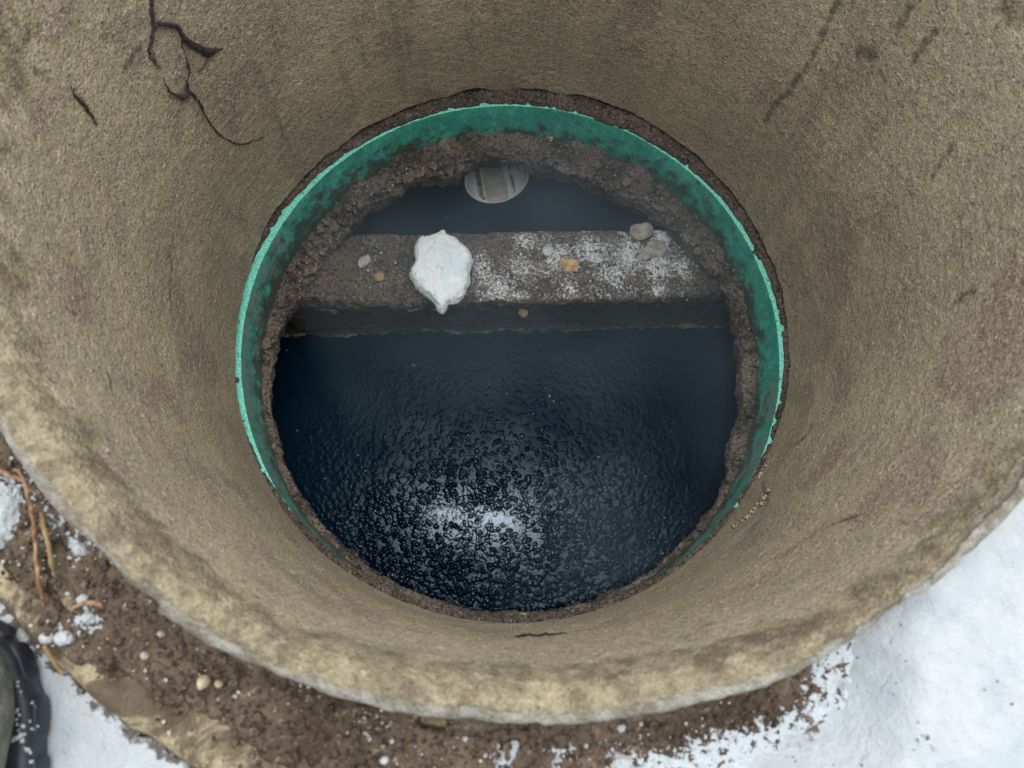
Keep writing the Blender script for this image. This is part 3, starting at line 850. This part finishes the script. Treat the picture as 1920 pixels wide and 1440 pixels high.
# grey film of sewage lying along the invert
yy, ww = np.linspace(.0015, .16, 20), np.linspace(-1, 1, 18)
SV = []
for d in yy:
    half = .0165 + .001 * math.sin(d * 90)
    row = []
    for k in ww:
        a = math.asin(half * k / (PR - .003))
        mit = math.cos(a) * .24 * PR
        row.append(Pc + (np.array([0, 0, -1.0]) * math.cos(a) + hdir * math.sin(a)) * (PR - .0042 + .0010 * abs(k) ** 8 * -1) - ndir * (d - mit * (1 - min(1, d / .2))))
    SV.append(row)
SVt = np.array(SV); SVb = SVt - np.array([0, 0, .0012])
allv = np.vstack([SVt.reshape(-1, 3), SVb.reshape(-1, 3)])
F = gridfaces(20, 18, False).tolist() + gridfaces(20, 18, False, True, 360).tolist()
for j in range(17): F += [[j, j + 360, j + 361, j + 1]]
for i in range(19): F += [[i * 18, (i + 1) * 18, (i + 1) * 18 + 360, i * 18 + 360], [i * 18 + 17, i * 18 + 377, (i + 1) * 18 + 377, (i + 1) * 18 + 17]]
M_SLUDGE = mat_simple('grey sewage film', (0.44, 0.39, 0.325), (0.58, 0.52, 0.44), 50, 0.2, 0.0006)
rawmesh('sewage_film', allv, F, M_SLUDGE, pipe)

# ================================================================ SNOW LUMPS
def clump(name, px, z0, h, seed, m, label, cat, group=None, rough=.12, power=4, lowres=False, dirtspots=()):
    W = ats(px, z0 + h * .35)
    c = W[:, :2].mean(0)
    n_t, n_r = (13, 4) if lowres else (160, 44)
    a = np.linspace(-PI, PI, n_t, endpoint=False)
    Q = W[:, :2] - c
    ang, rad = np.degrees(np.arctan2(Q[:, 1], Q[:, 0])), np.hypot(Q[:, 0], Q[:, 1])
    R = pinterp(a, list(zip(ang, rad)))
    size = R.mean()
    U = np.stack([np.cos(a), np.sin(a), 0 * a], -1)
    R = R * (1 + rough * .5 * fbm(U, 4, 4, seed))
    rows = []
    for t in np.linspace(0.02, 1, n_r):
        rows.append(np.stack([c[0] + R * t * np.cos(a), c[1] + R * t * np.sin(a), z0 + h * (1 - .55 * t ** power) + 0 * a], -1))
    for t in (np.array([.5, 1]) if lowres else np.linspace(.1, 1, 10)):
        k = 1 - .10 * t
        rows.append(np.stack([c[0] + R * k * np.cos(a), c[1] + R * k * np.sin(a), z0 + h * .45 * (1 - t) - .001 + 0 * a], -1))
    rows.append(np.stack([c[0] + R * .05 * np.cos(a), c[1] + R * .05 * np.sin(a), z0 - .001 + 0 * a], -1))
    V = np.array(rows)
    f = 1 / size
    V = V + np.stack([fbm(V, 2.2 * f, 5, seed + k) * (rough * size) * w for k, w in ((1, .55), (2, .55), (3, 1.0))], -1)
    if not lowres:
        V = V + np.stack([fbm(V, 260, 4, seed + 9 + k) for k in range(3)], -1) * min(.0022, size * .07)
    dm = np.zeros(V.shape[:2])
    for p, q in dirtspots:
        dm = np.maximum(dm, .8 * (1 - smoothstep(0, q, np.linalg.norm(V[..., :2] - at(*p, z0 + h)[:2], axis=-1))))
    o = grid(name, V, m, True, True, None, dict(dirt=dm), not lowres and h < .02)
    if label: tag(o, label, cat, group)
    return o

big = clump('snow_clump', [(833, 434), (839, 442), (850, 447), (861, 454), (871, 464), (881, 473), (884, 483), (887, 488), (884, 501), (880, 514), (882, 529), (881, 537), (874, 546), (870, 558), (856, 569), (845, 571), (844, 568), (839, 576), (836, 586), (830, 591), (823, 587), (817, 576), (812, 565), (808, 563), (795, 555), (782, 544), (771, 527), (768, 517), (771, 505), (779, 496), (779, 486), (776, 476), (779, 458), (788, 447), (802, 447), (815, 441), (825, 438)],
            -.534, .026, 5, M_SNOW_BRIGHT, 'big white snow clump lying on the dividing wall and hanging over its front edge', 'snow clump', None, .035, 14, False, [((803, 472), .003), ((815, 468), .002), ((850, 535), .0015), ((826, 470), .0035)])
G = 'snow clumps lying on the soil around the riser'
for i, (px, h, lab) in enumerate([
    ([(-30, 885), (12, 892), (30, 915), (38, 950), (30, 985), (18, 1012), (-4, 1024), (-40, 1025)], .011, 'large flat snow clump on the soil beside the long orange root at the left edge'),
    ([(140, 1020), (160, 1024), (163, 1038), (150, 1042), (139, 1034)], .006, 'small snow clump against the riser wall right of the thin brown root'),
    ([(76, 1192), (92, 1188), (100, 1196), (90, 1206), (76, 1204)], .005, 'small round snow clump left of the blocky one, near the boot'),
    ([(108, 1190), (132, 1186), (137, 1200), (122, 1208), (102, 1204)], .006, 'blocky snow clump on the soil near the collar edge above the boot'),
    ([(156, 1152), (172, 1147), (176, 1160), (166, 1170), (155, 1164)], .006, 'snow clump just under the curled root stub'),
    ([(146, 1120), (160, 1115), (168, 1126), (156, 1136), (146, 1130)], .005, 'snow clump just above the curled root stub'),
    ([(962, 1388), (974, 1392), (966, 1412), (950, 1432), (936, 1448), (928, 1440), (938, 1418), (950, 1404)], .004, 'left of the two slanting snow streaks on the bare soil at the bottom'),
    ([(1070, 1388), (1088, 1394), (1074, 1412), (1056, 1436), (1040, 1450), (1030, 1440), (1046, 1418), (1058, 1408)], .004, 'right of the two slanting snow streaks on the bare soil at the bottom'),
    ([(1156, 1352), (1170, 1350), (1174, 1364), (1166, 1374), (1156, 1368)], .006, 'round snow clump touching the lower lip of the riser'),
    ([(864, 1378), (874, 1374), (880, 1386), (872, 1398), (864, 1394)], .004, 'small snow clump on the dark soil left of the slanting streaks'),
    ([(714, 1420), (726, 1418), (729, 1428), (718, 1434)], .004, 'small snow clump on the soil at the bottom edge, left of centre'),
    ([(1146, 1424), (1172, 1414), (1186, 1422), (1180, 1442), (1150, 1446)], .005, 'wide snow clump at the bottom edge right of the slanting streaks'),
]):
    clump('snow_clump', px, -.050 if i else -.052, h, 100 + 7 * i, M_SNOW, lab, 'snow clump', G, .30, 2.5)

def soil_z(p):
    return -.046

# crumbs of snow: nobody could count them
parts = []
rs = random.Random(12)
cl = [((60, 900), 45, 26), ((30, 1045), 45, 14), ((120, 1000), 45, 26), ((95, 1060), 30, 14), ((160, 1150), 40, 18), ((90, 1200), 45, 16), ((560, 1330), 90, 16), ((700, 1370), 50, 18), ((800, 1395), 60, 14), ((870, 1400), 30, 10),
      ((945, 1415), 40, 12), ((1060, 1415), 45, 12), ((1160, 1400), 60, 16), ((1350, 1385), 60, 26), ((1480, 1350), 50, 22), ((1550, 1290), 40, 20), ((300, 1220), 60, 10), ((420, 1300), 70, 10), ((1320, 1360), 60, 6), ((1250, 1420), 60, 24)]
for (cx, cy), sp_, n in cl:
    for k in range(int(n * .6)):
        p = at(rs.gauss(cx, sp_ * .6), rs.gauss(cy, sp_ * .4), -.046)
        if math.hypot(p[0], p[1]) < .339: continue
        parts.append(ico_rock(p, rs.choice([.0004, .0005, .0007, .0009, .0013]), rs.randint(0, 999), (1, rs.uniform(.5, 1), .5), 1, .7))
V, F = join_vf(parts)
o = rawmesh('snow_crumbs', V, F, M_SNOW, None, True)
tag(o, 'fine crumbs of snow scattered over the dark soil', 'snow crumbs', kind='stuff')
parts = []
for (cx, cy), sx_, sy2, n in [((1200, 480), 70, 24, 90), ((940, 530), 50, 26, 70), ((1000, 455), 40, 12, 26), ((1110, 500), 60, 22, 36), ((1260, 500), 36, 30, 24), ((700, 500), 80, 30, 16)]:
    for k in range(n):
        x, y = rs.gauss(cx, sx_ * .7), rs.gauss(cy, sy2 * .7)
        if not (442 < y < 566): continue
        parts.append(ico_rock(at(x, y, -.5345), rs.choice([.0006, .0008, .001, .0014, .002]), rs.randint(0, 999), (1, 1, .7), 1))
V, F = join_vf(parts)
o = rawmesh('snow_crumbs', V, F, M_SNOW, None, True)
tag(o, 'fine snow crumbs sprinkled over the dirt on top of the dividing wall', 'snow crumbs', kind='stuff')

# soil crumbs and grit on the soil, the ledge and the wall top
def grit(lab, spots, m, z, sizes, seed):
    rs = random.Random(seed); parts = []
    for k in range(spots[0]):
        x, y = spots[1](rs)
        p = at(x, y, z)
        parts.append(ico_rock(p, rs.choice(sizes), rs.randint(0, 9999), (1, rs.uniform(.5, 1), rs.uniform(.4, .8)), 1, .9))
    V, F = join_vf(parts)
    o = rawmesh('grit', V, F, m, None, False)
    return tag(o, lab, 'grit', kind='stuff')
def soilspot(rs):
    while True:
        a = math.radians(rs.uniform(-146, -58)); r = rs.uniform(.339, .392)
        p = np.array([r * math.cos(a), r * math.sin(a), -.045])
        if poly_sd(p[None, :2], bare)[0] > -.006: continue
        q = (p - CAM) @ ROT
        return 960 + FPX * q[0] / -q[2], 720 - FPX * q[1] / -q[2]
grit('loose dark crumbs of soil around the riser', (1100, soilspot), M_SOIL, -.0465, [.0005, .0007, .0009, .0012, .0016, .0026], 5)
grit('pale grains of sand scattered in the soil around the riser', (130, soilspot), M_PEB, -.0450, [.0003, .0004, .0005, .0007, .0010], 6)
def topspot(rs): return rs.uniform(560, 1330), rs.uniform(444, 566)
grit('loose dark crumbs on top of the dividing wall', (420, topspot), M_LID, -.5355, [.001, .0014, .002, .003], 8)
grit('pale grains scattered on top of the dividing wall', (160, topspot), M_PALE, -.5345, [.0005, .0007, .001, .0014], 9)

def ledgespot(rs):
    while True:
        a = rs.uniform(-PI, PI) if rs.random() < .45 else rs.uniform(.35, 2.9)
        r_ = float(pinterp(np.array(a), hole_s)) + abs(rs.gauss(.004, .016))
        if r_ > .304: continue
        q = (np.array([r_ * math.cos(a), r_ * math.sin(a), -.508]) - CAM) @ ROT
        return 960 + FPX * q[0] / -q[2], 720 - FPX * q[1] / -q[2]
grit('crumbled concrete lumps along the broken edge of the access hole', (620, ledgespot), M_LID, -.510, [.0012, .0018, .0026, .0038, .0052, .0070], 14)
grit('pale grains scattered on the ledge around the access hole', (150, ledgespot), M_PALE, -.5065, [.0005, .0007, .001, .0013], 15)

rs = random.Random(44); parts = []
for k in range(60):
    x, y = rs.uniform(1420, 1930), rs.uniform(1040, 1450)
    p = at(x, y, -.026)
    if poly_sd(p[None, :2], bare)[0] < .004 or math.hypot(p[0], p[1]) < .342: continue
    parts.append(ico_rock(p, rs.choice([.0003, .0004, .0006, .0009]), k, (1, .7, .7), 1, .8))
V, F = join_vf(parts)
tag(rawmesh('grit', V, F, M_SOIL, None, False), 'tiny dark specks of dirt blown onto the snow at lower right', 'grit', kind='stuff')

# ================================================================ STONES, LEAF, ICE CHIPS
def slabby(name, px, z, h, seed, m, lab, cat, group=None):
    return clump(name, px, z, h, seed, m, lab, cat, group, .22, 3, True)
slabby('pebble', [(376, 1268), (388, 1266), (392, 1276), (384, 1290), (374, 1294), (370, 1284)], -.046, .006, 201, M_PEB, 'oblong tan pebble on the dark soil below the left of the riser', 'pebble')
slabby('pebble', [(404, 1278), (412, 1276), (416, 1284), (408, 1290)], -.046, .004, 203, M_PEB, 'tiny tan pebble just right of the oblong tan one', 'pebble')
slabby('pebble', [(264, 1226), (276, 1224), (278, 1232), (266, 1236)], -.046, .004, 204, M_PALE, 'small pale pebble on the soil beside the mottled collar', 'pebble')
slabby('pebble', [(296, 1185), (306, 1183), (308, 1191), (298, 1194)], -.046, .004, 205, M_PALE, 'small pale pebble on the soil close under the riser wall', 'pebble')
slabby('stone', [(1183, 424), (1200, 420), (1222, 422), (1226, 436), (1212, 446), (1190, 448), (1180, 438)], -.536, .008, 206, M_PALE2, 'pale blocky stone on the back edge of the dividing wall at right', 'stone')
slabby('stone', [(1196, 478), (1212, 462), (1240, 450), (1252, 454), (1246, 470), (1224, 482), (1204, 488)], -.536, .006, 207, M_PALE2, 'flat slanting pale stone on the right of the dividing wall', 'stone')
M_ICE = mat_simple('grey green ice', (0.36, 0.43, 0.42), (0.50, 0.56, 0.55), 100, 0.25, .0005)
slabby('ice_chip', [(1016, 466), (1028, 460), (1038, 466), (1034, 476), (1020, 478)], -.536, .006, 208, M_ICE, 'grey green ice chip left of the orange leaf on the dividing wall', 'ice chip')
slabby('stone', [(684, 480), (692, 478), (694, 488), (686, 497), (674, 502), (671, 494)], -.536, .005, 209, M_PALE, 'thin pale stone chip on the left of the dividing wall', 'stone')
slabby('stone', [(622, 510), (634, 508), (638, 514), (630, 520), (622, 518)], -.536, .004, 210, M_ORANGE, 'tiny yellow chip on the left end of the dividing wall', 'stone')
slabby('stone', [(704, 512), (716, 510), (720, 520), (712, 528), (702, 522)], -.536, .004, 211, M_STEM2, 'tiny rusty chip between the yellow chip and the snow clump', 'stone')
slabby('dead_leaf', [(1050, 482), (1062, 484), (1078, 486), (1084, 488), (1083, 500), (1082, 513), (1074, 508), (1064, 510), (1054, 500)], -.535, .006, 212, M_ORANGE, 'small crumpled orange dead leaf lying on top of the dividing wall', 'leaf')
# rusty flake caught on the front face
slabby('flake', [(972, 582), (982, 580), (990, 584), (989, 590), (983, 596), (975, 591)], -.560, .005, 213, mat_simple('rusty flake', (.10, .07, .045), (.24, .17, .11), 200), 'rusty flake stuck to the front of the dividing wall right of the big snow clump', 'flake')

# broken mortar wedge in the joint at lower right
parts = []
rs = random.Random(21)
def scatter_wall(L, n, spread, sizes):
    P = wallpts(L, .001)
    for k in range(n):
        t = rs.random() * (len(P) - 1); i = int(t); p = P[i] * (1 - t + i) + P[i + 1] * (t - i)
        p = p + np.array([rs.gauss(0, spread), rs.gauss(0, spread), rs.gauss(0, spread * .8)])
        rr = math.hypot(p[0], p[1]); R0 = float(wall_r(np.array(math.atan2(p[1], p[0])), np.array(p[2]))) - .0006
        p[:2] *= R0 / rr
        parts.append(ico_rock(p, rs.choice(sizes), rs.randint(0, 9999), (1, .8, .7), 1, .6))
scatter_wall([(1438, 868), (1430, 882), (1424, 892)], 34, .0022, [.0010, .0014, .002, .0028])
scatter_wall([(1440, 922), (1425, 945), (1400, 968), (1374, 988)], 120, .0028, [.0010, .0014, .002, .0028])
V, F = join_vf(parts)
half = len(F)
M_FRAG = Mat('broken mortar', .8, .3)
M_FRAG.color(M_FRAG.mix(M_FRAG.ramp(M_FRAG.noise(380, 2, .5), .42, .58), (0.06, 0.045, 0.035, 1), (0.50, 0.42, 0.30, 1)))
o = rawmesh('mortar_fragments', V, F, M_FRAG.m, None, False)
tag(o, 'brown and cream mortar fragments lodged in the joint at lower right', 'mortar fragments', kind='stuff')

# ================================================================ ROOTS
def root_on_wall(name, strands, m, lab, cat='root'):
    parts = []
    for k, (L, rad) in enumerate(strands):
        P = wallpts(L, .0012)
        parts.append(tube_vf(P, np.array(rad) * .56, 9, .0017, 31 + k, step=.0012))
    V, F = join_vf(parts)
    return tag(rawmesh(name, V, F, m), lab, cat)
root_on_wall('root', [([(280, -30), (284, 10), (287, 50), (283, 75), (279, 100), (286, 112), (296, 124)], [.0028, .0022, .0024, .0014, .0008]),
                      ([(286, 48), (312, 46), (332, 52), (346, 72), (368, 88), (392, 96), (418, 92)], [.0020, .0026, .0034, .0046, .0050, .0012]),
                      ([(372, 92), (388, 104), (404, 100)], [.003, .0035, .001])], M_ROOT, 'thick black branching root stuck to the upper left of the riser wall')
root_on_wall('root', [([(340, 78), (348, 105), (355, 130), (352, 150)], [.0007, .0009, .0012, .0014]),
                      ([(310, 146), (314, 166), (330, 178), (346, 184), (352, 165), (350, 150)], [.0008, .0011, .0015, .0026, .0020, .0014]),
                      ([(346, 184), (356, 174), (364, 180)], [.002, .0026, .0016]),
                      ([(364, 178), (378, 202), (392, 228), (412, 252), (436, 267), (462, 270), (480, 263), (495, 256)], [.0018, .0016, .0014, .0013, .0012, .0012, .0011, .0008])],
             M_ROOT, 'thin black root with a long curled tail below the thick branching one')
root_on_wall('twig', [([(131, 162), (142, 180), (158, 198), (172, 218), (184, 238)], [.0006, .0017, .0024, .0018, .0005])], M_ROOT, 'short straight dark twig on the wall left of the roots', 'twig')
root_on_wall('twig', [([(966, 1193), (990, 1190), (1030, 1189), (1050, 1187), (1064, 1187)], [.0006, .0016, .0014, .0015, .0005])], M_ROOT, 'short dark twig lying across the near wall below the hole', 'twig')

def ground_root(pts, rad, m, lab, name='root'):
    P = np.array([at(a, b, z) for a, b, z in pts])
    V, F = tube_vf(P, rad, 9, .0011, 5, step=.0015)
    tag(rawmesh(name, V, F, m), lab, 'root')
ground_root([(27, 880, -.034), (42, 892, -.031), (54, 935, -.030), (62, 975, -.032), (64, 1020, -.036), (70, 1070, -.038), (76, 1105, -.042), (81, 1137, -.050)], [.0007, .0009, .0010, .0010, .0010, .0010, .0009, .0006], M_STEM, 'long orange root standing out of the soil at the left edge')
ground_root([(-20, 876, -.036), (4, 884, -.036), (20, 893, -.034), (40, 902, -.036), (54, 910, -.034), (64, 922, -.040)], [.0012, .0012, .0011, .0012, .001], M_STEM, 'short orange root crossing behind the top of the long one')
ground_root([(76, 962, -.038), (82, 990, -.036), (90, 1020, -.037), (96, 1050, -.040), (100, 1080, -.048)], [.001, .0013, .0012, .0012, .001], M_STEM2, 'thin brown root between the long orange root and the riser')
ground_root([(62, 985, -.034), (60, 1000, -.038), (53, 1014, -.046)], [.0009, .0008, .0006], M_STEM2, 'tiny side rootlet branching down from the long orange root')
ground_root([(134, 1144, -.046), (148, 1135, -.041), (168, 1131, -.038), (186, 1133, -.038), (192, 1140, -.038)], [.0008, .0010, .0012, .0013, .0012], M_STEM, 'stubby curled root with a pale cut end on the soil')
ground_root([(84, 1214, -.046), (92, 1226, -.044), (104, 1244, -.046), (116, 1262, -.05)], [.0012, .0014, .0013, .001], M_STEM2, 'short reddish root lying across the collar edge near the boot')

# ================================================================ BOOT
boot = thing('boot', 'black lugged rubber boot with olive upper and snow crumbs at the lower left corner', 'boot')
BX, BY, BZ = -.257, -.622, -.062
def bl(x, y, z):  # boot space: toe toward +y
    a = math.radians(3)
    return np.stack([BX + x * math.cos(a) - y * math.sin(a), BY + x * math.sin(a) + y * math.cos(a), BZ + z + 0 * x], -1)
ts = np.linspace(0, 1, 161)
def outline(off=0.0):
    """sole outline, closed, counter-clockwise from the heel"""
    ks = np.linspace(0, 1, 60)
    y = .310 * ks
    wR = np.interp(ks, [0, .03, .1, .3, .45, .62, .75, .86, .94, .985, 1], [0, .022, .036, .034, .036, .048, .052, .046, .032, .014, 0])
    wL = np.interp(ks, [0, .03, .1, .3, .45, .62, .75, .86, .94, .985, 1], [0, .022, .036, .030, .030, .042, .050, .048, .036, .016, 0])
    R = np.stack([wR, y], -1); L = np.stack([-wL[::-1], y[::-1]], -1)
    P = np.vstack([R[:-1], L[:-1]])
    return P
P0 = outline()
def ringat(scale, dz, shrink=0.0):
    c = np.stack([0 * P0[:, 0], np.clip(P0[:, 1], .04, .27)], -1)
    n = P0 - c; ln = np.linalg.norm(n, axis=1)[:, None]
    Q = P0 - n / (ln + 1e-9) * np.minimum(shrink, ln * .97)
    return bl(Q[:, 0], Q[:, 1], dz)
V = np.array([ringat(1, 0, .12), ringat(1, .0, .004), ringat(1, .002, .001), ringat(1, .010, 0), ringat(1, .017, 0), ringat(1, .020, .002), ringat(1, .0205, .006), ringat(1, .020, .03)])
sole = grid('sole', V, M_SOLE, True, False, boot)
# side lugs of the sole, part of the sole's look: each a rounded block
seglen = np.r_[0, np.cumsum(np.linalg.norm(np.diff(np.vstack([P0, P0[:1]]), axis=0), axis=1))]
tot = seglen[-1]
nl = 24
for k in range(nl):
    u = (k + .5) / nl * tot
    PP = np.vstack([P0, P0[:1]])
    c = np.array([np.interp(u, seglen, PP[:, i]) for i in (0, 1)])
    t = np.array([np.interp(u + .002, seglen, PP[:, i]) - np.interp(u - .002, seglen, PP[:, i]) for i in (0, 1)]); t /= np.linalg.norm(t) + 1e-9
    nrm_ = np.array([t[1], -t[0]])
    A, B = np.meshgrid(np.linspace(-PI / 2, PI / 2, 11), np.linspace(-PI, PI, 24, endpoint=False), indexing='ij')
    def sup(v, e): return np.sign(v) * np.abs(v) ** e
    lx = sup(np.cos(A), .5) * sup(np.cos(B), .7) * .0125       # along
    ly = sup(np.cos(A), .5) * sup(np.sin(B), .7) * .0046       # outward
    lz = sup(np.sin(A), .5) * .0075 + .0090
    q = c - nrm_ * .0030
    grid('lug', bl(q[0] + lx * t[0] + ly * nrm_[0], q[1] + lx * t[1] + ly * nrm_[1], lz), M_SOLE, True, False, boot)
# upper: rings from toe back to the shaft
ph = np.linspace(-PI, PI, 72, endpoint=False)
rings = [(.302, .036, .008, .008, 90), (.297, .046, .026, .018, 88), (.287, .052, .039, .026, 85), (.266, .057, .0455, .031, 82), (.235, .061, .0475, .035, 80),
         (.200, .066, .045, .040, 74), (.165, .074, .041, .047, 62), (.135, .088, .038, .054, 48), (.105, .108, .037, .056, 32), (.080, .138, .040, .056, 14), (.070, .175, .044, .057, 4), (.066, .215, .047, .060, 0), (.064, .255, .050, .062, 0)]
rings += [(.064, .257, .046, .058, 0), (.066, .215, .043, .056, 0)]
V = []
for (y, z, rx, rz, tilt) in rings:
    a = math.radians(tilt)
    lx = rx * (1.10 if y > .15 else 1.05) * np.cos(ph); lv = rz * np.sin(ph)
    V.append(bl(lx, y + lv * math.cos(a), np.maximum(z - .014 + lv * math.sin(a), .016)))
V = np.array(V)
# finer in between
VV = []
for i in range(len(V) - 1):
    for t in np.linspace(0, 1, 5, endpoint=False): VV.append(V[i] * (1 - t) + V[i + 1] * t)
VV.append(V[-1]); V = np.array(VV)
V = V + np.stack([fbm(V, 40, 3, 300 + k) * .0016 for k in range(3)], -1)
grid('upper', V, M_BOOT, True, False, boot)
# heel counter fills the back
A, B = np.meshgrid(np.linspace(-PI / 2, PI / 2, 24), np.linspace(-PI, PI, 48, endpoint=False), indexing='ij')
grid('heel_counter', bl(.037 * np.cos(A) * np.cos(B), .052 + .050 * np.cos(A) * np.sin(B), .065 + .055 * np.sin(A)), M_BOOT, True, False, boot)
parts = []
rs = random.Random(77)
for (x, y, s_) in [(18, 1268, 4), (33, 1280, 3), (38, 1300, 3), (30, 1330, 5), (36, 1362, 6), (34, 1375, 6), (40, 1390, 6), (52, 1400, 5), (56, 1412, 4), (62, 1352, 3), (64, 1366, 3), (32, 1350, 4), (58, 1318, 3), (44, 1376, 4), (28, 1388, 4), (60, 1430, 4), (14, 1285, 3)]:
    for k in range(2):
        parts.append(ico_rock(at(x + rs.gauss(0, 4), y + rs.gauss(0, 5), -.032), s_ * .00020 * rs.uniform(.5, 1.4), rs.randint(0, 999), (1, .7, .5), 1, .8))
V, F = join_vf(parts)
o = rawmesh('snow_crumbs', V, F, M_SNOW)
tag(o, 'snow crumbs stuck along the welt of the boot', 'snow crumbs', kind='stuff')
